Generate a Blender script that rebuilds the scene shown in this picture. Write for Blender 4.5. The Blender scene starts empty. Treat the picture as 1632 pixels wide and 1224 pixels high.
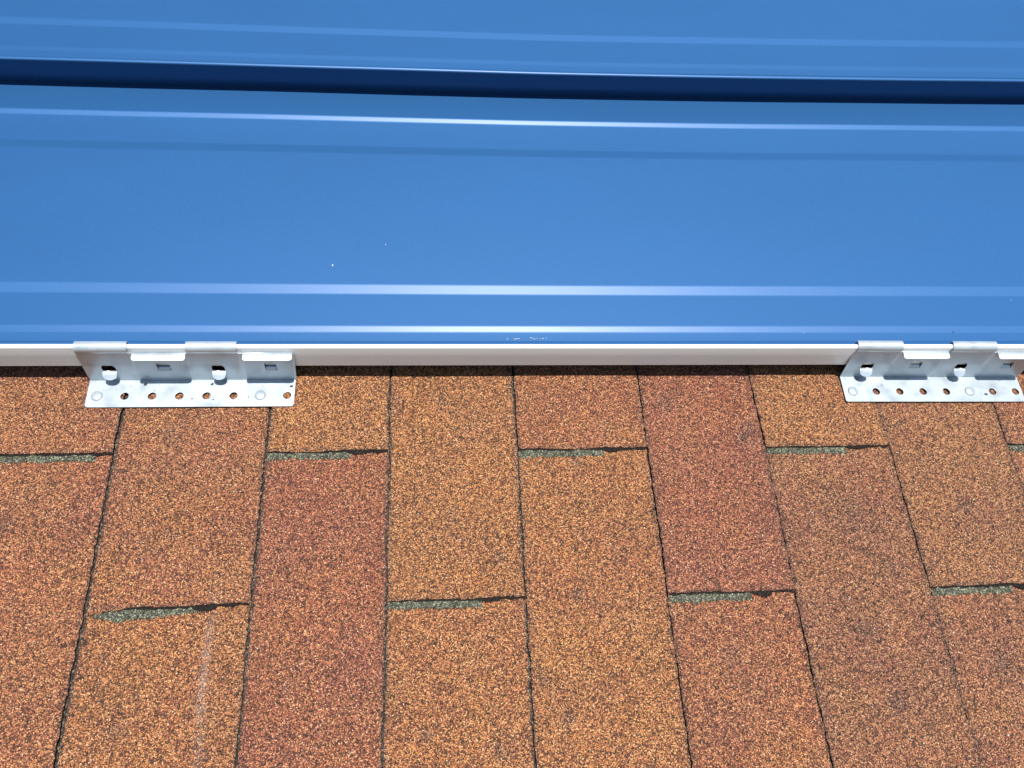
import bpy, bmesh, math, random
import numpy as np
from mathutils import Matrix, Vector

S = bpy.context.scene
C = S.collection
random.seed(7)
rng = np.random.default_rng(11)

# ------------------------------------------------------------------ camera
PITCH = math.radians(24)                      # the roof rises away from the viewer
TILT_ROOF = Matrix.Rotation(PITCH, 4, 'X')    # everything below is laid out flat on the roof and tipped up at the end
cam_d = bpy.data.cameras.new("camera")
cam = bpy.data.objects.new("camera", cam_d)
C.objects.link(cam)
cam_d.sensor_fit = 'HORIZONTAL'
cam_d.sensor_width = 36.0
cam_d.lens = 36.0 * 1403.0 / 1632.0
cam_d.clip_start = 0.01
cam_d.clip_end = 200.0
# rows: camera right, up and back axes in roof coordinates (X along the seam, Y upslope, Z off the roof)
right = Vector((0.99574924, -0.04899358, 0.07799411))
down = Vector((-0.00377477, -0.8677855, -0.49692461))
fwd = Vector((0.09202827, 0.4945179, -0.86428169))
m = Matrix((right, -down, -fwd)).transposed().to_4x4()
m.translation = (0.0, 0.0, 0.76662)
cam.matrix_world = TILT_ROOF @ m
S.camera = cam

# ------------------------------------------------------------------ sky, sun, exposure
SUN = (TILT_ROOF.to_3x3() @ Vector((0.075, 0.03, 1.0))).normalized()
W = bpy.data.worlds.new("World")
S.world = W
W.use_nodes = True
nt = W.node_tree
bg = nt.nodes['Background']
sky = nt.nodes.new('ShaderNodeTexSky')
sky.sky_type = 'NISHITA'
sky.sun_disc = False
sky.sun_elevation = math.asin(SUN.z)
sky.sun_rotation = math.atan2(SUN.x, SUN.y)
sky.dust_density = 0.6
nt.links.new(sky.outputs[0], bg.inputs[0])
bg.inputs[1].default_value = 0.062
sun_d = bpy.data.lights.new("sun", 'SUN')
sun_d.energy = 4.2
sun_d.angle = math.radians(0.53)
sun_d.color = (1.0, 0.965, 0.91)
sun = bpy.data.objects.new("sun", sun_d)
C.objects.link(sun)
sun.location = SUN * 5
sun.rotation_euler = SUN.to_track_quat('Z', 'Y').to_euler()
S.view_settings.view_transform = 'Standard'
S.view_settings.look = 'None'
S.view_settings.exposure = 1.3
S.view_settings.gamma = 1.0


# ------------------------------------------------------------------ helpers
def obj(name, me, mats, parent=None):
    o = bpy.data.objects.new(name, me)
    C.objects.link(o)
    for mt in (mats if isinstance(mats, (list, tuple)) else [mats]):
        if len(me.materials) < (len(mats) if isinstance(mats, (list, tuple)) else 1):
            me.materials.append(mt)
    if parent is not None:
        o.parent = parent
    return o


def thing(name, label, cat, loc=(0, 0, 0), group=None):
    o = bpy.data.objects.new(name, None)
    C.objects.link(o)
    o.location = loc
    o.empty_display_size = 0.05
    o['label'] = label
    o['category'] = cat
    if group:
        o['group'] = group
    return o


def mesh(name, verts, faces, smooth=False, fmat=None):
    me = bpy.data.meshes.new(name)
    me.from_pydata([tuple(v) for v in verts], [], [tuple(int(i) for i in f) for f in faces])
    if smooth:
        me.polygons.foreach_set('use_smooth', [True] * len(me.polygons))
    if fmat is not None:
        me.polygons.foreach_set('material_index', fmat)
    me.update()
    return me


def snoise(x, y, seed, scale):
    """cheap smooth value noise on arrays"""
    x = np.asarray(x, float) / scale
    y = np.asarray(y, float) / scale
    xi = np.floor(x).astype(np.int64)
    yi = np.floor(y).astype(np.int64)
    fx = x - xi
    fy = y - yi
    fx = fx * fx * (3 - 2 * fx)
    fy = fy * fy * (3 - 2 * fy)

    def hsh(a, b):
        n = (a * 374761393 + b * 668265263 + seed * 982451653) & 0x7fffffff
        n = ((n ^ (n >> 13)) * 1274126177) & 0x7fffffff
        return ((n ^ (n >> 16)) & 0xffff) / 65535.0
    return (hsh(xi, yi) * (1 - fx) * (1 - fy) + hsh(xi + 1, yi) * fx * (1 - fy)
            + hsh(xi, yi + 1) * (1 - fx) * fy + hsh(xi + 1, yi + 1) * fx * fy) * 2 - 1


# ------------------------------------------------------------------ materials
def new_mat(name):
    mt = bpy.data.materials.new(name)
    mt.use_nodes = True
    t = mt.node_tree
    return mt, t, t.nodes['Principled BSDF']


def N(t, kind, **kw):
    n = t.nodes.new(kind)
    for k, v in kw.items():
        if k.startswith('i_'):
            n.inputs[k[2:].replace('_', ' ')].default_value = v
        else:
            setattr(n, k, v)
    return n


def ramp(t, stops, interp='LINEAR'):
    r = N(t, 'ShaderNodeValToRGB')
    r.color_ramp.interpolation = interp
    e = r.color_ramp.elements
    while len(e) < len(stops):
        e.new(0.5)
    for k, (p, c) in enumerate(stops):
        e[k].position = p
        e[k].color = (c[0], c[1], c[2], 1)
    return r


def math_n(t, op, a, b=None, c=None, clamp=False):
    n = N(t, 'ShaderNodeMath', operation=op)
    n.use_clamp = clamp
    for k, v in enumerate((a, b, c)):
        if v is None:
            continue
        if isinstance(v, (int, float)):
            n.inputs[k].default_value = v
        else:
            t.links.new(v, n.inputs[k])
    return n.outputs[0]


def mix_c(t, fac, a, b, mode='MIX'):
    n = N(t, 'ShaderNodeMix', data_type='RGBA', blend_type=mode)
    if isinstance(fac, (int, float)):
        n.inputs[0].default_value = fac
    else:
        t.links.new(fac, n.inputs[0])
    for k, v in ((6, a), (7, b)):
        if isinstance(v, tuple):
            n.inputs[k].default_value = (v[0], v[1], v[2], 1)
        else:
            t.links.new(v, n.inputs[k])
    return n.outputs[2]


def granule_mat(name, gold, red, use_attr=True, grain=960.0):
    mt, t, bs = new_mat(name)
    L = t.links
    co = N(t, 'ShaderNodeTexCoord').outputs['Object']
    # distort the lookup a little so the grains are angular and uneven
    nz = N(t, 'ShaderNodeTexNoise')
    nz.inputs['Scale'].default_value = 900
    nz.inputs['Detail'].default_value = 1
    L.new(co, nz.inputs['Vector'])
    sc = N(t, 'ShaderNodeVectorMath', operation='MULTIPLY_ADD')
    L.new(nz.outputs['Color'], sc.inputs[0])
    sc.inputs[1].default_value = (0.0009, 0.0009, 0.0009)
    L.new(co, sc.inputs[2])
    vo = N(t, 'ShaderNodeTexVoronoi', feature='F1')
    vo.inputs['Scale'].default_value = grain
    L.new(sc.outputs[0], vo.inputs['Vector'])
    sp = N(t, 'ShaderNodeSeparateColor')
    L.new(vo.outputs['Color'], sp.inputs[0])
    gold = [(p, (c[0] * K, c[1] * K * 1.02, c[2] * K * 1.08)) for p, c in gold]
    red = [(p, (c[0] * K * 1.02, c[1] * K * 1.12, c[2] * K * 1.2)) for p, c in red]
    r1 = ramp(t, gold)
    r2 = ramp(t, red)
    L.new(sp.outputs[0], r1.inputs[0])
    L.new(sp.outputs[0], r2.inputs[0])
    big = N(t, 'ShaderNodeTexNoise')
    big.inputs['Scale'].default_value = 22
    big.inputs['Detail'].default_value = 4
    L.new(co, big.inputs['Vector'])
    if use_attr:
        at = N(t, 'ShaderNodeAttribute', attribute_name='tone').outputs['Fac']
        dl = N(t, 'ShaderNodeAttribute', attribute_name='dull').outputs['Fac']
        sf = N(t, 'ShaderNodeAttribute', attribute_name='scuff').outputs['Fac']
        # each grain picks the gold or the red blend, the attribute sets the odds
        v = math_n(t, 'ADD', at, math_n(t, 'MULTIPLY', math_n(t, 'SUBTRACT', big.outputs[0], 0.5), 0.9))
        v = math_n(t, 'ADD', v, math_n(t, 'MULTIPLY', math_n(t, 'SUBTRACT', sp.outputs[1], 0.5), 0.9), clamp=True)
        col = mix_c(t, v, r1.outputs[0], r2.outputs[0])
    else:
        col = mix_c(t, sp.outputs[1], r1.outputs[0], r2.outputs[0])
        col = mix_c(t, 1.0, col, (0.95 / 0.585, 0.95 / 0.585, 0.88 / 0.585), 'MULTIPLY')
    # worn flecks where grains are missing and bitumen shows
    w1 = N(t, 'ShaderNodeTexNoise')
    w1.inputs['Scale'].default_value = 210
    w1.inputs['Detail'].default_value = 5
    w1.inputs['Roughness'].default_value = 0.68
    L.new(co, w1.inputs['Vector'])
    wear = math_n(t, 'MULTIPLY', math_n(t, 'SUBTRACT', w1.outputs[0], 0.585), 16, clamp=True)
    thr = math_n(t, 'MULTIPLY', math_n(t, 'SUBTRACT', sp.outputs[2], 0.12), 6, clamp=True)
    wear = math_n(t, 'MULTIPLY', wear, thr)
    if use_attr:
        wear = math_n(t, 'MULTIPLY', wear, math_n(t, 'ADD', 0.62, math_n(t, 'MULTIPLY', dl, 0.8)), clamp=True)
    else:
        wear = math_n(t, 'MULTIPLY', wear, 0.6)
    col = mix_c(t, wear, col, (0.016, 0.011, 0.009))
    # dark grains cluster
    w2 = N(t, 'ShaderNodeTexNoise')
    w2.inputs['Scale'].default_value = 330
    w2.inputs['Detail'].default_value = 3
    w2.inputs['Roughness'].default_value = 0.7
    L.new(co, w2.inputs['Vector'])
    pit = math_n(t, 'MULTIPLY', math_n(t, 'SUBTRACT', math_n(t, 'ADD', w2.outputs[0], math_n(t, 'MULTIPLY', sp.outputs[2], 0.16)), 0.625), 9, clamp=True)
    col = mix_c(t, math_n(t, 'MULTIPLY', pit, 0.76), col, (0.024, 0.014, 0.010))
    # hairline cracks
    cn = N(t, 'ShaderNodeTexNoise')
    cn.inputs['Scale'].default_value = 60
    cn.inputs['Detail'].default_value = 4
    L.new(co, cn.inputs['Vector'])
    cv = N(t, 'ShaderNodeVectorMath', operation='MULTIPLY_ADD')
    L.new(cn.outputs['Color'], cv.inputs[0])
    cv.inputs[1].default_value = (0.014, 0.014, 0.0)
    L.new(co, cv.inputs[2])
    cm = N(t, 'ShaderNodeMapping')
    cm.inputs['Scale'].default_value = (1.0, 0.55, 0.0)
    L.new(cv.outputs[0], cm.inputs['Vector'])
    ce = N(t, 'ShaderNodeTexVoronoi', feature='DISTANCE_TO_EDGE', voronoi_dimensions='2D')
    ce.inputs['Scale'].default_value = 19
    L.new(cm.outputs[0], ce.inputs['Vector'])
    ln = math_n(t, 'SUBTRACT', 1.0, math_n(t, 'MULTIPLY', ce.outputs['Distance'], 55), clamp=True)
    mk = math_n(t, 'MULTIPLY', math_n(t, 'SUBTRACT', big.outputs[0], 0.53), 9, clamp=True)
    ln = math_n(t, 'MULTIPLY', math_n(t, 'MULTIPLY', ln, mk), math_n(t, 'ADD', 0.35, sp.outputs[2]), clamp=True)
    col = mix_c(t, math_n(t, 'MULTIPLY', ln, 0.75), col, (0.016, 0.011, 0.009))
    # bitumen between the grains
    gap = math_n(t, 'MULTIPLY', math_n(t, 'SUBTRACT', vo.outputs['Distance'], 0.46), 3.4, clamp=True)
    col = mix_c(t, math_n(t, 'MULTIPLY', gap, 0.85), col, (0.013, 0.009, 0.007))
    if use_attr:
        br = math_n(t, 'SUBTRACT', 1.0, math_n(t, 'MULTIPLY', dl, 0.32))
        hs = N(t, 'ShaderNodeHueSaturation')
        L.new(br, hs.inputs['Value'])
        L.new(math_n(t, 'SUBTRACT', 1.0, math_n(t, 'MULTIPLY', dl, 0.12)), hs.inputs['Saturation'])
        L.new(col, hs.inputs['Color'])
        col = hs.outputs[0]
        chalk = math_n(t, 'MULTIPLY', sf, math_n(t, 'MULTIPLY', math_n(t, 'SUBTRACT', w1.outputs[0], 0.34), 3.2, clamp=True), clamp=True)
        col = mix_c(t, math_n(t, 'MULTIPLY', chalk, 0.36), col, (0.36, 0.32, 0.29))
    # rare bright mineral grains
    wh = math_n(t, 'GREATER_THAN', math_n(t, 'ADD', sp.outputs[2], math_n(t, 'MULTIPLY', sp.outputs[1], 0.05)), 1.0455)
    col = mix_c(t, wh, col, (0.45, 0.41, 0.36))
    L.new(col, bs.inputs['Base Color'])
    bs.inputs['Roughness'].default_value = 0.75
    bs.inputs['Specular IOR Level'].default_value = 0.25
    hgt = math_n(t, 'SUBTRACT', 0.8, vo.outputs['Distance'])
    hgt = math_n(t, 'ADD', hgt, math_n(t, 'MULTIPLY', sp.outputs[1], 0.7))
    b = N(t, 'ShaderNodeBump')
    b.inputs['Strength'].default_value = 1.0
    b.inputs['Distance'].default_value = 0.0014
    L.new(hgt, b.inputs['Height'])
    b2 = N(t, 'ShaderNodeBump')
    b2.inputs['Strength'].default_value = 0.5
    b2.inputs['Distance'].default_value = 0.003
    L.new(w1.outputs[0], b2.inputs['Height'])
    L.new(b.outputs[0], b2.inputs['Normal'])
    L.new(b2.outputs[0], bs.inputs['Normal'])
    return mt


K = 0.81
GOLD = [(0.0, (0.06, 0.032, 0.022)), (0.14, (0.15, 0.064, 0.034)), (0.40, (0.36, 0.135, 0.048)),
        (0.70, (0.60, 0.245, 0.072)), (0.95, (0.68, 0.36, 0.14)), (1.0, (0.80, 0.50, 0.26))]
RED = [(0.0, (0.06, 0.030, 0.026)), (0.18, (0.16, 0.050, 0.035)), (0.5, (0.33, 0.088, 0.050)),
       (0.80, (0.47, 0.145, 0.075)), (0.95, (0.64, 0.26, 0.125)), (1.0, (0.76, 0.42, 0.25))]
GREEN1 = [(0.0, (0.03, 0.03, 0.022)), (0.4, (0.070, 0.072, 0.041)), (0.75, (0.139, 0.145, 0.081)), (1.0, (0.302, 0.302, 0.197))]
GREEN2 = [(0.0, (0.035, 0.032, 0.028)), (0.4, (0.058, 0.058, 0.049)), (0.8, (0.116, 0.110, 0.087)), (1.0, (0.244, 0.220, 0.174))]
M_GRAN = granule_mat('granules', GOLD, RED)
M_GREEN = granule_mat('green_granules', GREEN1, GREEN2, use_attr=False)


def bitumen_mat():
    mt, t, bs = new_mat('bitumen')
    co = N(t, 'ShaderNodeTexCoord').outputs['Object']
    vo = N(t, 'ShaderNodeTexVoronoi')
    vo.inputs['Scale'].default_value = 620
    t.links.new(co, vo.inputs['Vector'])
    sp = N(t, 'ShaderNodeSeparateColor')
    t.links.new(vo.outputs['Color'], sp.inputs[0])
    r = ramp(t, [(0.0, (0.009, 0.007, 0.006)), (0.55, (0.02, 0.016, 0.013)), (0.8, (0.045, 0.036, 0.029)), (1.0, (0.13, 0.10, 0.075))])
    t.links.new(sp.outputs[0], r.inputs[0])
    t.links.new(r.outputs[0], bs.inputs['Base Color'])
    bs.inputs['Roughness'].default_value = 0.8
    bs.inputs['Specular IOR Level'].default_value = 0.2
    b = N(t, 'ShaderNodeBump')
    b.inputs['Strength'].default_value = 0.8
    b.inputs['Distance'].default_value = 0.001
    t.links.new(vo.outputs['Distance'], b.inputs['Height'])
    t.links.new(b.outputs[0], bs.inputs['Normal'])
    return mt


M_BIT = bitumen_mat()
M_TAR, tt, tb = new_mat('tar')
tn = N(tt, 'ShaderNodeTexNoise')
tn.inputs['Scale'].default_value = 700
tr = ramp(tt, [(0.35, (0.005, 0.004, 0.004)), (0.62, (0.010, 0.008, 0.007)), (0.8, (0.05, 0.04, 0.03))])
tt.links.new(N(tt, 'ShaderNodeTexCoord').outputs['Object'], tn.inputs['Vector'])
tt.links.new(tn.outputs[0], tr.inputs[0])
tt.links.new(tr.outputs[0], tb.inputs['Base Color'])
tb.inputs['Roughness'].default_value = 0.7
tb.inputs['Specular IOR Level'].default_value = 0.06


def paint_mat(name, col, rough, spec, metal=0.0, coat=0.0, coat_r=0.2, var=0.09):
    mt, t, bs = new_mat(name)
    co = N(t, 'ShaderNodeTexCoord').outputs['Object']
    mp = N(t, 'ShaderNodeMapping')
    mp.inputs['Scale'].default_value = (1.0, 3.0, 3.0)
    t.links.new(co, mp.inputs['Vector'])
    n1 = N(t, 'ShaderNodeTexNoise')
    n1.inputs['Scale'].default_value = 4.0
    n1.inputs['Detail'].default_value = 5
    t.links.new(mp.outputs[0], n1.inputs['Vector'])
    n2 = N(t, 'ShaderNodeTexNoise')
    n2.inputs['Scale'].default_value = 650
    n2.inputs['Detail'].default_value = 2
    t.links.new(co, n2.inputs['Vector'])
    f = math_n(t, 'MULTIPLY_ADD', math_n(t, 'SUBTRACT', n1.outputs[0], 0.5), var * 2.0, 1.0)
    f = math_n(t, 'ADD', f, math_n(t, 'MULTIPLY', math_n(t, 'SUBTRACT', n2.outputs[0], 0.5), var * 3.0))
    hs = N(t, 'ShaderNodeHueSaturation')
    hs.inputs['Color'].default_value = (*col, 1)
    t.links.new(f, hs.inputs['Value'])
    t.links.new(hs.outputs[0], bs.inputs['Base Color'])
    rr = math_n(t, 'ADD', rough, math_n(t, 'MULTIPLY', math_n(t, 'SUBTRACT', n1.outputs[0], 0.5), 0.05))
    t.links.new(rr, bs.inputs['Roughness'])
    bs.inputs['Specular IOR Level'].default_value = spec
    bs.inputs['Metallic'].default_value = metal
    bs.inputs['Coat Weight'].default_value = coat
    bs.inputs['Coat Roughness'].default_value = coat_r
    b = N(t, 'ShaderNodeBump')
    b.inputs['Strength'].default_value = 0.12
    b.inputs['Distance'].default_value = 0.0003
    t.links.new(n2.outputs[0], b.inputs['Height'])
    t.links.new(b.outputs[0], bs.inputs['Normal'])
    return mt


M_BLUE = paint_mat('blue_paint', (0.0160, 0.080, 0.207), 0.71, 0.45, metal=0.92, coat=0.42, coat_r=0.37, var=0.09)
M_WHITE = paint_mat('white_primer', (0.70, 0.71, 0.72), 0.42, 0.5, var=0.04)
M_CHIP = paint_mat('bare_scratch', (0.4, 0.4, 0.4), 0.5, 0.5)


def zinc_mat():
    mt, t, bs = new_mat('galvanised_steel')
    off = N(t, 'ShaderNodeVectorMath', operation='ADD')
    t.links.new(N(t, 'ShaderNodeTexCoord').outputs['Object'], off.inputs[0])
    t.links.new(N(t, 'ShaderNodeObjectInfo').outputs['Location'], off.inputs[1])
    co = off.outputs[0]
    n1 = N(t, 'ShaderNodeTexNoise')
    n1.inputs['Scale'].default_value = 60
    n1.inputs['Detail'].default_value = 6
    t.links.new(co, n1.inputs['Vector'])
    vo = N(t, 'ShaderNodeTexVoronoi')
    vo.inputs['Scale'].default_value = 240
    t.links.new(co, vo.inputs['Vector'])
    sp = N(t, 'ShaderNodeSeparateColor')
    t.links.new(vo.outputs['Color'], sp.inputs[0])
    r = ramp(t, [(0.28, (0.30, 0.342, 0.375)), (0.5, (0.375, 0.430, 0.476)), (0.8, (0.40, 0.460, 0.51))])
    t.links.new(n1.outputs[0], r.inputs[0])
    c = mix_c(t, math_n(t, 'MULTIPLY', sp.outputs[0], 0.10), r.outputs[0], (0.38, 0.41, 0.44))
    # a few dirty smudges
    n3 = N(t, 'ShaderNodeTexNoise')
    n3.inputs['Scale'].default_value = 38
    n3.inputs['Detail'].default_value = 3
    t.links.new(co, n3.inputs['Vector'])
    sm = math_n(t, 'MULTIPLY', math_n(t, 'SUBTRACT', n3.outputs[0], 0.62), 4.0, clamp=True)
    c = mix_c(t, math_n(t, 'MULTIPLY', sm, 0.5), c, (0.2, 0.2, 0.2))
    t.links.new(c, bs.inputs['Base Color'])
    bs.inputs['Metallic'].default_value = 0.58
    t.links.new(math_n(t, 'MULTIPLY_ADD', n1.outputs[0], 0.16, 0.26), bs.inputs['Roughness'])
    return mt


M_ZINC = zinc_mat()
mt, t_, bs_ = new_mat('dark_grit')
n_ = N(t_, 'ShaderNodeTexNoise')
n_.inputs['Scale'].default_value = 900
r_ = ramp(t_, [(0.3, (0.007, 0.006, 0.008)), (0.8, (0.028, 0.022, 0.02))])
t_.links.new(n_.outputs[0], r_.inputs[0])
t_.links.new(r_.outputs[0], bs_.inputs['Base Color'])
bs_.inputs['Roughness'].default_value = 0.8
M_GRIT = mt

# ------------------------------------------------------------------ shingled roof
roof = thing('shingle_roof', 'weathered brown and red asphalt shingle roof below the blue metal sheet', 'roof')

JX = [-0.905, -0.782, -0.660, -0.537, -0.4145, -0.2922, -0.1545, -0.0395, 0.0830, 0.2120, 0.3305, 0.4593, 0.5860, 0.711, 0.834, 0.957, 1.08]
JG = [2.2, 2.2, 2.2, 2.2, 2.6, 4.6, 3.4, 2.9, 2.7, 1.8, 1.1, 0.5, 0.2, 1.6, 1.8, 1.8, 1.8]      # gap in mm
K0 = 4                                                    # joint left of column 0
TILT = 0.0020 / 0.29
EXPO = 0.145


def jx(k, y):
    return JX[k] + 0.0009 * snoise(np.full_like(y, k * 7.3), y, 3, 0.07) + 0.0005 * snoise(np.full_like(y, k * 3.1), y, 5, 0.013)


TONE = {}   # (column, butt) -> (tone, dull)
for key, v in {
    (0, 0): (0.56, 0.10), (2, 0): (0.05, 0.05), (4, 0): (0.55, 0.05), (6, 0): (0.22, 0.12), (8, 0): (0.6, 0.25),
    (1, 1): (0.44, 0.14), (3, 1): (0.06, 0.06), (5, 1): (0.92, 0.12), (7, 1): (0.30, 0.42),
    (0, 2): (0.56, 0.08), (2, 2): (0.78, 0.05), (4, 2): (0.18, 0.05), (6, 2): (0.42, 0.48), (8, 2): (0.5, 0.3),
    (1, 3): (0.18, 0.08), (3, 3): (0.28, 0.0), (5, 3): (0.52, 0.08), (7, 3): (0.50, 0.42)}.items():
    TONE[key] = v
BUTT = {0: 0.3665, 1: 0.2215, 2: 0.0655, 3: -0.0685, 4: -0.2245, 5: -0.3585}


# spots where grains have worn away: x, y, radius, strength
SPOTS = [(0.313, 0.378, 0.009, 1.3), (0.318, 0.389, 0.006, 1.0), (0.237, 0.418, 0.008, 0.9), (0.113, 0.118, 0.005, 1.5), (0.095, 0.150, 0.006, 0.8),
         (0.010, 0.420, 0.008, 0.9), (-0.245, 0.385, 0.007, 0.8), (0.130, 0.222, 0.005, 1.2), (0.140, 0.353, 0.006, 1.2), (0.260, 0.165, 0.010, 0.7),
         (0.390, 0.185, 0.010, 0.8), (0.400, 0.120, 0.008, 0.9), (0.505, 0.150, 0.012, 0.8), (0.430, 0.240, 0.010, 0.7), (-0.250, 0.120, 0.006, 1.0),
         (-0.375, 0.300, 0.007, 0.9), (-0.385, 0.170, 0.007, 0.8), (0.020, 0.300, 0.006, 0.9), (0.060, 0.260, 0.005, 0.9), (-0.120, 0.150, 0.007, 0.7),
         (0.520, 0.300, 0.012, 0.7), (0.405, 0.300, 0.010, 0.7), (-0.005, 0.110, 0.005, 1.2), (0.055, 0.095, 0.005, 1.1), (0.170, 0.255, 0.007, 0.7)]


def shingle(col, row):
    kl, kr = K0 + col, K0 + col + 1
    yb = BUTT[row]
    y1 = yb + 0.302
    if row == 0:
        y1 = 0.66
    tone, dull = TONE.get((col, row), (random.uniform(0.1, 0.75), random.uniform(0.05, 0.25)))
    skew = 0.0014 * (random.random() - 0.35)
    ny = max(8, int((y1 - yb) / 0.0026))
    x_mid = 0.5 * (JX[kl] + JX[kr])
    nx = max(8, int((JX[kr] - JX[kl]) / 0.0026))
    v = np.linspace(0, 1, ny + 1)
    u = np.linspace(0, 1, nx + 1)
    U, V = np.meshgrid(u, v)
    Y = yb + V * (y1 - yb)
    fade = np.clip(1 - V * (y1 - yb) / 0.03, 0, 1)
    Y = Y + fade * (skew * (U - 0.5) * 2 + 0.0009 * snoise(U * 0.12 + col, V * 0 + row, 21 + row, 0.016) + 0.0006 * snoise(U * 0.12 + col, V * 0, 33 + row, 0.0045))
    if (col, row) == (1, 1):      # torn drooping corner
        Y = Y - fade * 0.0055 * np.clip((0.30 - U) / 0.30, 0, 1) ** 1.3
    yy = yb + v * (y1 - yb)
    # raw grains give the side edges a ragged line
    el = jx(kl, yy) + JG[kl] * 0.00034 + 0.0005 * snoise(yy, yy * 0 + col, 8, 0.006) + 0.0003 * rng.standard_normal(ny + 1)
    er = jx(kr, yy) - JG[kr] * 0.00034 + 0.0005 * snoise(yy, yy * 0 + col, 9, 0.006) + 0.0003 * rng.standard_normal(ny + 1)
    X = el[:, None] * (1 - U) + er[:, None] * U
    Z = -(Y - yb) * TILT + 0.0003 * snoise(X, Y, 12, 0.03) + 0.00015 * rng.standard_normal(X.shape)
    if row == 0:
        Z = Z - 0.0
    top = np.stack([X, Y, Z], -1).reshape(-1, 3)
    idx = np.arange((nx + 1) * (ny + 1)).reshape(ny + 1, nx + 1)
    a = idx[:-1, :-1].ravel()
    b = idx[:-1, 1:].ravel()
    c = idx[1:, 1:].ravel()
    d = idx[1:, :-1].ravel()
    faces = np.stack([a, b, c, d], 1).tolist()
    ring = list(idx[0, :]) + list(idx[1:, -1]) + list(idx[-1, -2::-1]) + list(idx[-2:0:-1, 0])
    base = len(top)
    mid = top[ring].copy()
    mid[:, 2] -= 0.0010
    low = top[ring].copy()
    low[:, 2] -= 0.0019
    # grit wraps over the cut side edges, the butt shows raw bitumen
    allv = np.concatenate([top, mid, low])
    n = len(ring)
    side = [[ring[k], base + k, base + (k + 1) % n, ring[(k + 1) % n]] for k in range(n)]
    side2 = [[base + k, base + n + k, base + n + (k + 1) % n, base + (k + 1) % n] for k in range(n)]
    bottom = [[base + n + k for k in range(n)][::-1]]
    fm = [0] * len(faces) + [2 if k < nx else (0 if rng.random() < 0.75 else 1) for k in range(n)] + [2 if k < nx else (1 if rng.random() < 0.45 else 0) for k in range(n)] + [1]
    side = side + side2
    me = mesh('shingle', allv, faces + side + bottom, fmat=fm)
    smooth = [True] * len(faces) + [False] * (2 * n + 1)
    me.polygons.foreach_set('use_smooth', smooth)

    def attr(name, arr):
        at = me.attributes.new(name, 'FLOAT', 'POINT')
        at.data.foreach_set('value', np.asarray(arr, np.float32))
    x_, y_ = allv[:, 0], allv[:, 1]
    attr('tone', tone + 0.20 * snoise(x_, y_, 40 + col, 0.06))
    edge = np.clip(1 - np.minimum(np.abs(x_ - JX[kl]), np.abs(x_ - JX[kr])) / 0.006, 0, 1)
    edge = np.maximum(edge, np.clip(1 - np.abs(y_ - yb) / 0.004, 0, 1)) * 0.8
    spots = np.zeros(len(x_))
    for (px, py, rr, st) in SPOTS:
        spots += st * np.exp(-(((x_ - px) / rr) ** 2 + ((y_ - py) / (rr * 1.15)) ** 2)) * (0.8 + 0.5 * snoise(x_, y_, 81, 0.004))
    attr('dull', np.clip(dull + 0.16 * snoise(x_, y_, 60 + col, 0.035) + edge + spots, 0, 2.0))
    # chalky rub mark running down one column
    sx = -0.1870 + 0.003 * snoise(y_, y_ * 0, 70, 0.05)
    sc = np.exp(-((x_ - sx) / 0.0034) ** 2) * np.clip((0.262 - y_) / 0.06, 0, 1) * (0.62 + 0.45 * snoise(x_ * 0, y_, 71, 0.02))
    attr('scuff', np.clip(sc, 0, 1) if col == 1 else np.zeros(len(x_)))
    o = obj('shingle', me, [M_GRAN, M_BIT, M_TAR], roof)
    if tone > 0.7:
        o['label'] = 'reddish shingle'
    elif tone < 0.1:
        o['label'] = 'golden tan shingle'
    return o


def strip(parent, col, yb, ln=0.66, dark=(0.68, 0.86), hgt=0.0097, wedge=False):
    """the greenish lower layer laid bare just under a butt edge, with a smear of tar at its right end"""
    xl, xr = JX[K0 + col] + 0.0012, JX[K0 + col + 1]
    w = (xr - xl)
    n = 60

    def ribbon(f0, f1, z, h, seed, tar=False):
        vs, fs = [], []
        for k in range(n + 1):
            f = k / n
            x = xl + w * (f0 + (f1 - f0) * f)
            hh = h
            if tar:
                hh = h * (0.15 + 0.85 * math.sin(math.pi * f) ** 0.5) * random.uniform(0.7, 1.0)
            elif wedge:
                hh = h * (0.12 + 1.5 * min(1.0, f * 3.2)) * (1.0 - 0.55 * f)
            hh *= (min(1.0, (1 - f) * 7 + 0.3) if tar else 1.0) * random.uniform(0.8, 1.08)
            yo = 0.001 if not wedge else 0.001 - 0.0055 * max(0, (0.30 - (f0 + (f1 - f0) * f)) / 0.30) ** 1.3
            j = 0.0006 * float(snoise(x, seed, 91, 0.005)) + 0.0004 * random.uniform(-1, 1)
            zt = z
            yt, yl = yb + yo, yb + yo - hh + j
            vs += [(x, yt, zt), (x, yl + 0.0003, zt), (x, yl, zt - 0.0009)]
        for k in range(n):
            a = 3 * k
            fs += [(a + 1, a + 4, a + 3, a), (a + 2, a + 5, a + 4, a + 1)]
        return mesh('exposed_strip', vs, fs)
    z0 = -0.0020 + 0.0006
    e = ribbon(0.0, 0.985, z0 + 0.0003, 0.0030, col + 90)  # black ribbon: gap shadow and bitumen fringe painted in below the butt
    o = obj('gap_shade_ribbon', e, M_TAR, parent)
    o['label'] = 'black line of painted gap shade and bitumen under the shingle edge'
    s1 = obj('exposed_strip', ribbon(0.0, ln, z0, hgt, col), M_GREEN, parent)
    s1['label'] = 'green grey granule strip'
    if dark:
        s2 = obj('tar_patch', ribbon(dark[0], dark[1], z0 + 0.0004, hgt * random.uniform(0.55, 0.85), col + 50, True), M_TAR, parent)
        s2['label'] = 'black tar smear'


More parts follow.
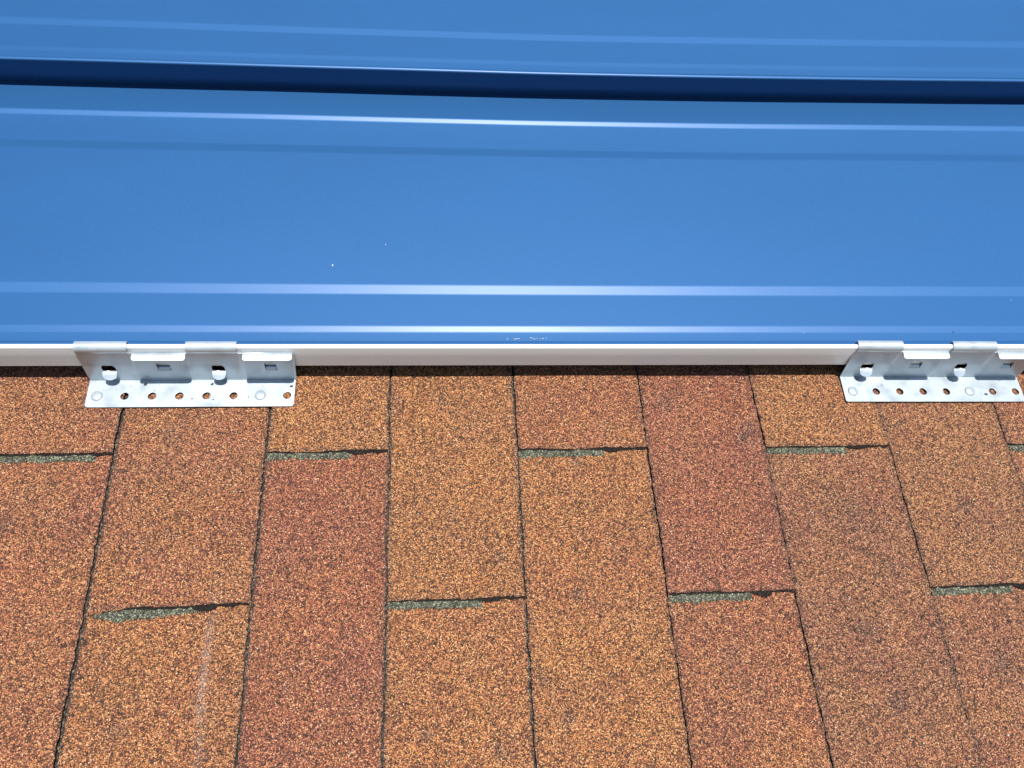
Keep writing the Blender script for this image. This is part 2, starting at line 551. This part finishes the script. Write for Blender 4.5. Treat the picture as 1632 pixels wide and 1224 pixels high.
for col in range(-3, 11):
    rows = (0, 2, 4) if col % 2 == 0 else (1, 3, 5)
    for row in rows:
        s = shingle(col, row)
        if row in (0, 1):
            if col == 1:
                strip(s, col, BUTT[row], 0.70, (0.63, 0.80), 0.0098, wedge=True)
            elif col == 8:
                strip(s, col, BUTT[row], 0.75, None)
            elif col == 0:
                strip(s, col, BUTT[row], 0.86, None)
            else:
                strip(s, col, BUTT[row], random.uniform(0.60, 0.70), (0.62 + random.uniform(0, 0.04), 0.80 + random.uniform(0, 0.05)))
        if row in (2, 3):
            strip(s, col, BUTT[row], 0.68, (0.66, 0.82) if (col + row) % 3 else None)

# deck under everything
v = []
for z in (-0.0046, -0.02):
    v += [(-1.15, -0.40, z), (1.45, -0.40, z), (1.45, 1.55, z), (-1.15, 1.55, z)]
deck = obj('underlay', mesh('underlay', v, [(0, 1, 2, 3), (7, 6, 5, 4), (0, 4, 5, 1), (1, 5, 6, 2), (2, 6, 7, 3), (3, 7, 4, 0)]), M_BIT, roof)


# ------------------------------------------------------------------ metal sheets
def bow(x, y):
    """the long sheet does not lie quite straight"""
    t = np.clip((x - 0.1) / 0.65, 0, None)
    return 0.012 * np.minimum(t, 2.2) ** 1.35 * max(0.0, (y - 0.45) / 0.375)


XS = np.linspace(-1.1, 1.4, 101)


def extrude(name, prof, mat, parent, thick=0.0006, wob=0.0004, seed=1):
    vs, fs = [], []
    n = len(prof)
    for x in XS:
        for k, (y, z) in enumerate(prof):
            vs.append((x, y + float(bow(x, y)), z + wob * float(snoise(x, y, seed, 0.18))))
    for i in range(len(XS) - 1):
        for k in range(n - 1):
            a = i * n + k
            fs.append((a, a + n, a + n + 1, a + 1))
    me = mesh(name, vs, fs, smooth=True)
    o = obj(name, me, mat, parent)
    md = o.modifiers.new('thickness', 'SOLIDIFY')
    md.thickness = thick
    md.offset = -1
    ed = o.modifiers.new('edges', 'EDGE_SPLIT')
    ed.split_angle = math.radians(50)
    return o


def fillet(pts, r=0.0016, n=4):
    """round every corner of a profile so bends catch light"""
    out = [pts[0]]
    for i in range(1, len(pts) - 1):
        p0, p, p1 = map(np.array, (pts[i - 1], pts[i], pts[i + 1]))
        d0, d1 = p0 - p, p1 - p
        l0, l1 = np.linalg.norm(d0), np.linalg.norm(d1)
        a = min(r, l0 * 0.45)
        b = min(r, l1 * 0.45)
        q0, q1 = p + d0 / l0 * a, p + d1 / l1 * b
        for k in range(n + 1):
            t = k / n
            out.append(tuple((1 - t) ** 2 * q0 + 2 * t * (1 - t) * p + t * t * q1))
    out.append(pts[-1])
    return out


T14 = math.tan(math.radians(13.6))
T15 = math.tan(math.radians(16.4))
T22 = math.tan(math.radians(20.5))


def pan_profile(dy=0.0, y0=0.4507, g=1.0):
    p = [(y0, 0.0185), (0.4765 + dy, 0.0188), (0.4772 + dy, 0.0183), (0.4886 + dy, 0.0184)]
    z = 0.0184 + 0.0062 * T15 * g ** 2
    p += [(0.4950 + dy, z)]
    z -= 0.0006
    p += [(0.5343 + dy, z)]
    z += 0.0105 * T14 * g
    p += [(0.5448 + dy, z), (0.7270 + dy, z)]
    z -= 0.0012
    p += [(0.7390 + dy, z), (0.7785 + dy, z)]
    z += 0.0058 * T22
    p += [(0.7843 + dy, z)]
    z -= 0.0062
    p += [(0.8346 + dy, z)]
    return p


near = thing('metal_panel', 'blue standing seam metal panel whose white back edge the two clips hold', 'metal panel', (0.1, 0.45, 0.0))
far = thing('metal_panel', 'blue metal panel at the top, beyond the dark raised seam', 'metal panel', (0.1, 0.83, 0.0))
for e in (near, far):
    pass


def reparent(o, e):
    o.parent = e
    o.matrix_parent_inverse = Matrix.Translation(-Vector(e.location))


pan = extrude('pan', fillet(pan_profile(), 0.0012), M_BLUE, None, seed=2)
reparent(pan, near)
# upturned leg seen from its white back, top hemmed back over the pan
leg = [(0.4500, 0.0180), (0.4500, 0.0490)]
for k in range(1, 9):
    a = math.pi * k / 8
    leg.append((0.4522 - 0.0022 * math.cos(a), 0.0490 + 0.0022 * math.sin(a)))
leg.append((0.4544, 0.0430))
up = extrude('upstand', leg, M_WHITE, None, seed=3)
reparent(up, near)
zs = pan_profile()[-1][1]
seam = [(0.8346, zs - 0.0002), (0.8330, 0.0262), (0.8280, 0.0528)]
for k in range(1, 9):
    a = math.pi * k / 8
    seam.append((0.8309 - 0.0029 * math.cos(a), 0.0528 + 0.0022 * math.sin(a)))
seam += [(0.8360, 0.034)]
sm = extrude('seam', seam, M_BLUE, None, seed=4)
reparent(sm, near)
p2 = pan_profile(0.397, 0.8405, 0.5)
up2 = [(y, z) for y, z in p2]
pan2 = extrude('pan', fillet(up2, 0.0012), M_BLUE, None, seed=5)
reparent(pan2, far)
leg2 = [(0.8403, 0.0187), (0.8375, 0.0200), (0.8312, 0.0500), (0.8316, 0.0512)]
u2 = extrude('upstand', leg2, M_WHITE, None, seed=6)
reparent(u2, far)
seam2 = [(y + 0.397, z) for y, z in seam]
s2 = extrude('seam', seam2, M_BLUE, None, seed=7)
reparent(s2, far)


def chip(x, y, z, lx, ly, n=7, ang=0.0):
    vs = []
    for k in range(n):
        a = 2 * math.pi * k / n
        r = random.uniform(0.6, 1.0)
        px, py = lx * r * math.cos(a), ly * r * math.sin(a)
        vs.append((x + px * math.cos(ang) - py * math.sin(ang), y + px * math.sin(ang) + py * math.cos(ang), z))
    low = [(a, b, c - 0.0003) for a, b, c in vs]
    return vs + low, [tuple(range(n))] + [(k, n + k, n + (k + 1) % n, (k + 1) % n) for k in range(n)]


def chips(name, lst, mat, parent, label=None):
    for c in lst:
        v_, f_ = chip(*c)
        o = obj(name, mesh(name, v_, f_), mat, None)
        reparent(o, parent)


zf = 0.0226 + 0.0003
chips('scratch', [(0.078 + 0.006 * k + random.uniform(-.002, .002), 0.4805 + random.uniform(-.0005, .0006), 0.0189, random.uniform(0.0012, 0.003), 0.00028, 6, random.uniform(-.1, .1)) for k in range(3)]
      + [(0.102 + 0.003 * k, 0.4810 + random.uniform(-.0008, .0008), 0.0189, random.uniform(0.0008, 0.002), 0.0003, 6, random.uniform(-.3, .3)) for k in range(6)]
      + [(x, 0.4885 + random.uniform(-.0005, .0008), 0.0189, 0.0007, 0.0004, 6, 0) for x in (0.39, 0.021)],
      M_CHIP, near)
ZF = pan_profile()[6][1] + 0.0003
chips('paint_chip', [(-0.1010, 0.5690, ZF, 0.0006, 0.0017, 7, 0.3), (-0.0470, 0.597, ZF, 0.0006, 0.0006, 6, 0), (0.2520, 0.5130, ZF - 0.0026, 0.0011, 0.0009, 7, 0),
                     (0.635, 0.531, ZF - 0.0026, 0.0004, 0.0005, 6, 0)], M_CHIP, near)
chips('dirt_speck', [(-0.150, 0.645, ZF, 0.0006, 0.0011, 6, 0), (0.555, 0.489, 0.0206, 0.0009, 0.0007, 6, 0), (0.602, 0.512, ZF - 0.0026, 0.0008, 0.0006, 6, 0), (0.30, 0.506, ZF - 0.0026, 0.0005, 0.0005, 6, 0)],
      M_GRIT, near)


# ------------------------------------------------------------------ clips
def plate(name, outline, holes, th, xf, bevel=0.00018):
    """flat sheet with holes from 2D outlines, xf maps (u, v, w) to 3D"""
    cu = bpy.data.curves.new(name, 'CURVE')
    cu.dimensions = '2D'
    cu.fill_mode = 'BOTH'
    cu.extrude = th / 2 - bevel
    cu.bevel_depth = bevel
    cu.bevel_resolution = 1
    for pts in [outline] + holes:
        sp = cu.splines.new('POLY')
        sp.points.add(len(pts) - 1)
        for k, (a, b) in enumerate(pts):
            sp.points[k].co = (a, b, 0, 1)
        sp.use_cyclic_u = True
    tmp = bpy.data.objects.new('tmp', cu)
    C.objects.link(tmp)
    dg = bpy.context.evaluated_depsgraph_get()
    me = bpy.data.meshes.new_from_object(tmp.evaluated_get(dg))
    bpy.data.objects.remove(tmp)
    bm = bmesh.new()
    bm.from_mesh(me)
    bmesh.ops.remove_doubles(bm, verts=bm.verts, dist=1e-6)
    for vv in bm.verts:
        vv.co = xf(*vv.co)
    bmesh.ops.recalc_face_normals(bm, faces=bm.faces)
    bm.to_mesh(me)
    bm.free()
    me.name = name
    me.materials.clear()
    return me


def circle(cx, cy, r, n=24, sx=1.0):
    return [(cx + r * sx * math.cos(2 * math.pi * k / n), cy + r * math.sin(2 * math.pi * k / n)) for k in range(n)]


def rrect(x0, y0, x1, y1, rads, n=5):
    """corner radii order: bl, br, tr, tl"""
    out = []
    for (cx, cy, sx, sy, r, a0) in ((x0, y0, 1, 1, rads[0], 180), (x1, y0, -1, 1, rads[1], 270), (x1, y1, -1, -1, rads[2], 0), (x0, y1, 1, -1, rads[3], 90)):
        if r <= 0:
            out.append((cx, cy))
            continue
        for k in range(n + 1):
            a = math.radians(a0 + 90 * k / n)
            out.append((cx + sx * r + r * math.cos(a), cy + sy * r + r * math.sin(a)))
    return out


def loft(name, rows, th, offset=0):
    """rows of (x0, x1, y, z): a bent strip, given thickness"""
    nx = 8
    vs, fs = [], []
    for (x0, x1, y, z) in rows:
        for k in range(nx + 1):
            vs.append((x0 + (x1 - x0) * k / nx, y, z))
    for i in range(len(rows) - 1):
        for k in range(nx):
            a = i * (nx + 1) + k
            fs.append((a, a + 1, a + nx + 2, a + nx + 1))
    bm = bmesh.new()
    me = mesh(name, vs, fs)
    bm.from_mesh(me)
    bmesh.ops.recalc_face_normals(bm, faces=bm.faces)
    bmesh.ops.solidify(bm, geom=bm.faces[:], thickness=th)
    bmesh.ops.recalc_face_normals(bm, faces=bm.faces)
    bm.to_mesh(me)
    bm.free()
    me.polygons.foreach_set('use_smooth', [True] * len(me.polygons))
    me.set_sharp_from_angle(angle=math.radians(40))
    return me


HOLES = [0.0095 + 0.0255 * k for k in range(8)]
TH = 0.0010
HOOKS = [(0.0000, 0.0470), (0.1000, 0.1465)]
TABS = [(0.0500, 0.0985), (0.1512, 0.1968)]
TONG = [(0.0158, 0.0290), (0.1178, 0.1303)]
SLOT = [(0.0672, 0.0800), (0.1680, 0.1797)]


def lean(z):
    return 0.0050 * z / 0.042


def screw_me():
    bm = bmesh.new()
    prof = [(0.0, 0.00125), (0.0016, 0.00125), (0.0021, 0.0020), (0.0034, 0.0019), (0.0046, 0.0014), (0.0053, 0.0007), (0.0054, 0.0)]
    n = 28
    rings = []
    for r, z in prof:
        if r == 0:
            rings.append([bm.verts.new((0, 0, z))])
        else:
            rings.append([bm.verts.new((r * math.cos(2 * math.pi * k / n) * (1.0 if r > 0.0022 else (1 + 0.12 * math.cos(6 * 2 * math.pi * k / n))),
                                        r * math.sin(2 * math.pi * k / n) * (1.0 if r > 0.0022 else (1 + 0.12 * math.cos(6 * 2 * math.pi * k / n))), z)) for k in range(n)])
    for i in range(len(rings) - 1):
        for k in range(n):
            if len(rings[i]) == 1:
                bm.faces.new((rings[i][0], rings[i + 1][k], rings[i + 1][(k + 1) % n]))
            else:
                bm.faces.new((rings[i][k], rings[i + 1][k], rings[i + 1][(k + 1) % n], rings[i][(k + 1) % n]))
    # short shank through the plate
    sh = [bm.verts.new((0.0021 * math.cos(2 * math.pi * k / n), 0.0021 * math.sin(2 * math.pi * k / n), -0.006)) for k in range(n)]
    for k in range(n):
        bm.faces.new((rings[-1][k], sh[k], sh[(k + 1) % n], rings[-1][(k + 1) % n]))
    bmesh.ops.recalc_face_normals(bm, faces=bm.faces)
    me = bpy.data.meshes.new('screw')
    bm.to_mesh(me)
    bm.free()
    me.polygons.foreach_set('use_smooth', [True] * len(me.polygons))
    me.set_sharp_from_angle(angle=math.radians(50))
    return me


SCREW = screw_me()


def make_clip(loc, label, group):
    t = thing('fastening_clip', label, 'metal clip', loc, group)
    base = rrect(0.0, -0.0294, 0.195, -0.0002, (0.0028, 0.0028, 0.0, 0.0))
    bp = plate('base_flange', base, [circle(h, -0.0176, 0.0041) for h in HOLES], TH, lambda u, v, w: (u, v, w + TH / 2))
    obj('base_flange', bp, M_ZINC, t)
    top = 0.0420
    web = [(0.0, 0.0003), (0.195, 0.0003), (0.1957, 0.0010), (0.1968, 0.017), (0.1980, 0.0390), (0.1968, top + 0.0004), (0.1500, top), (0.0985, top), (0.0015, top + 0.0004), (-0.0012, 0.0405), (-0.0006, 0.03)]
    hs = []
    for a, b in TONG:
        hs.append([(a, 0.0148), (b, 0.0148), (b, 0.0205), (b - 0.0018, 0.0232), (b - 0.0042, 0.0250), (a + 0.0042, 0.0250), (a + 0.0018, 0.0238), (a, 0.0212)])
    for a, b in SLOT:
        hs.append([(a + 0.0004, 0.0160), (b, 0.0160), (b, 0.0240), (b - 0.0016, 0.0262), (b - 0.0040, 0.0270), (a, 0.0270)])
    wp = plate('web', web, hs, TH, lambda u, v, w: (u, w + TH / 2 + lean(v), v))
    obj('web', wp, M_ZINC, t)
    for a, b in HOOKS:
        pts = [(0.0042, 0.0412), (0.0033, 0.0424), (0.0023, 0.0442), (0.0019, 0.0468), (0.0023, 0.0494), (0.0036, 0.0513), (0.0060, 0.0523), (0.0094, 0.0524), (0.0110, 0.0515), (0.0114, 0.0492), (0.0114, 0.0445)]
        obj('hook', loft('hook', [(a, b, y + 0.0015, z) for y, z in pts], 0.0009), M_ZINC, t)
    for a, b in TABS:
        pts = [(0.0040, 0.0410, 0), (0.0035, 0.0423, 0), (0.0025, 0.0430, 0), (0.0012, 0.0430, 0), (-0.0006, 0.0427, 0.0), (-0.0022, 0.0424, 0.0), (-0.0031, 0.0422, 0.0005), (-0.0037, 0.0421, 0.0014), (-0.0042, 0.0420, 0.0034)]
        obj('tab', loft('tab', [(a + 0.6 * i, b - i, y + 0.0015, z) for y, z, i in pts], 0.0009), M_ZINC, t)
    for a, b in TONG:
        h = (b - a) / 2
        pts = [(0.0019, 0.0142, 0.0), (0.0014, 0.0148, 0.0), (0.0004, 0.0150, 0.0), (-0.0006, 0.0145, 0.0), (-0.0022, 0.0138, 0.0)]
        for k in range(1, 8):
            s = math.sin(math.pi / 2 * k / 8)
            pts.append((-0.0022 - 0.0044 * s, 0.0138 - 0.0028 * s, h * (1 - math.cos(math.pi / 2 * k / 8))))
        obj('tongue', loft('tongue', [(a + i, b - i, y + 0.0007, z) for y, z, i in pts], 0.0008), M_ZINC, t)
    for a, b in SLOT:
        pts = [(0.0016, 0.0162), (0.0024, 0.0172), (0.0034, 0.0184), (0.0046, 0.0190)]
        obj('inner_tongue', loft('inner_tongue', [(a + 0.0008, b - 0.0008, y, z) for y, z in pts], 0.0008), M_ZINC, t)
    return t


def copy_clip(src, loc, label):
    r = src.copy()
    C.objects.link(r)
    r.location = loc
    r['label'] = label
    for ch in list(src.children):
        c = ch.copy()
        C.objects.link(c)
        c.parent = r
    return r


def screws(clip, ks):
    for k in ks:
        o = obj('screw', SCREW, M_ZINC, clip)
        o.location = (HOLES[k], -0.0176, TH)
        o.rotation_euler = (0, 0, random.random())


Z_CLIP = 0.0009
G = 'galvanised clips holding the panel edge'
clip1 = make_clip((-0.3275, 0.4434, Z_CLIP), 'galvanised steel clip with five open holes between its two screws, fully in view', G)
clip2 = copy_clip(clip1, (0.4262, 0.4449, Z_CLIP), 'galvanised steel clip with four open holes between its screws, cut off by the photo edge')
clip2.rotation_euler.z = math.radians(-0.35)
screws(clip1, (0, 6))
screws(clip2, (0, 5))

# ------------------------------------------------------------------ loose dark grit lying on the clips
bm = bmesh.new()


def grain(x, y, z, r, sx=1.0):
    g = bmesh.ops.create_icosphere(bm, subdivisions=1, radius=r)
    a = random.random() * 6.28
    for vv in g['verts']:
        f = random.uniform(0.65, 1.15)
        px, py, pz = vv.co.x * f * sx, vv.co.y * f, vv.co.z * f * 0.6
        vv.co = (x + px * math.cos(a) - py * math.sin(a), y + px * math.sin(a) + py * math.cos(a), z + pz)


zt = Z_CLIP + TH + 0.0002
for (x, y, r, sx) in [(-0.2750, 0.4385, 0.0016, 1.5), (-0.2880, 0.4368, 0.0006, 1), (-0.2655, 0.4315, 0.0006, 1), (-0.2290, 0.4225, 0.0009, 1), (-0.2090, 0.4215, 0.0007, 1.2),
                      (-0.2120, 0.4385, 0.0012, 1.8), (-0.1360, 0.4358, 0.0013, 1.6), (-0.1760, 0.4240, 0.0007, 1), (-0.1905, 0.4220, 0.0008, 1.3), (-0.2205, 0.4400, 0.0005, 1),
                      (-0.1635, 0.4360, 0.0005, 1), (-0.2620, 0.4380, 0.0005, 1), (-0.1500, 0.4352, 0.0005, 1), (-0.3010, 0.4330, 0.0004, 1), (-0.2480, 0.4390, 0.0004, 1), (-0.142, 0.4405, 0.0005, 1),
                      (0.4440, 0.4420, 0.0007, 1), (0.4690, 0.4345, 0.0007, 1.2), (0.5800, 0.4230, 0.0012, 1.7), (0.5865, 0.4238, 0.0008, 1), (0.5480, 0.4385, 0.0006, 1), (0.5590, 0.4340, 0.0005, 1),
                      (0.5000, 0.4425, 0.0005, 1), (0.4310, 0.4435, 0.0006, 1), (0.5210, 0.4402, 0.0004, 1), (0.6010, 0.4395, 0.0006, 1)]:
    grain(x, y, zt, r, sx)
me = bpy.data.meshes.new('grit')
bm.to_mesh(me)
bm.free()
gr = obj('grit', me, M_GRIT)
gr['label'] = 'loose dark grit scattered on the clip flanges'
gr['category'] = 'grit'
gr['kind'] = 'stuff'

# ------------------------------------------------------------------ ground far below the eaves
gm, gt, gb = new_mat('grass')
gn = N(gt, 'ShaderNodeTexNoise')
gn.inputs['Scale'].default_value = 0.6
gn.inputs['Detail'].default_value = 8
grp = ramp(gt, [(0.3, (0.035, 0.055, 0.018)), (0.7, (0.09, 0.11, 0.04))])
gt.links.new(N(gt, 'ShaderNodeTexCoord').outputs['Object'], gn.inputs['Vector'])
gt.links.new(gn.outputs[0], grp.inputs[0])
gt.links.new(grp.outputs[0], gb.inputs['Base Color'])
gb.inputs['Roughness'].default_value = 0.9
ground = obj('ground', mesh('ground', [(-90, -90, -4), (90, -90, -4), (90, 90, -4), (-90, 90, -4)], [(0, 1, 2, 3)]), gm)
ground['kind'] = 'structure'

# ------------------------------------------------------------------ tip the finished roof up to its pitch
for o in list(S.objects):
    if o.parent is None and o.type in {'EMPTY', 'MESH'} and o.name != 'ground':
        o.matrix_world = TILT_ROOF @ o.matrix_basis.copy()
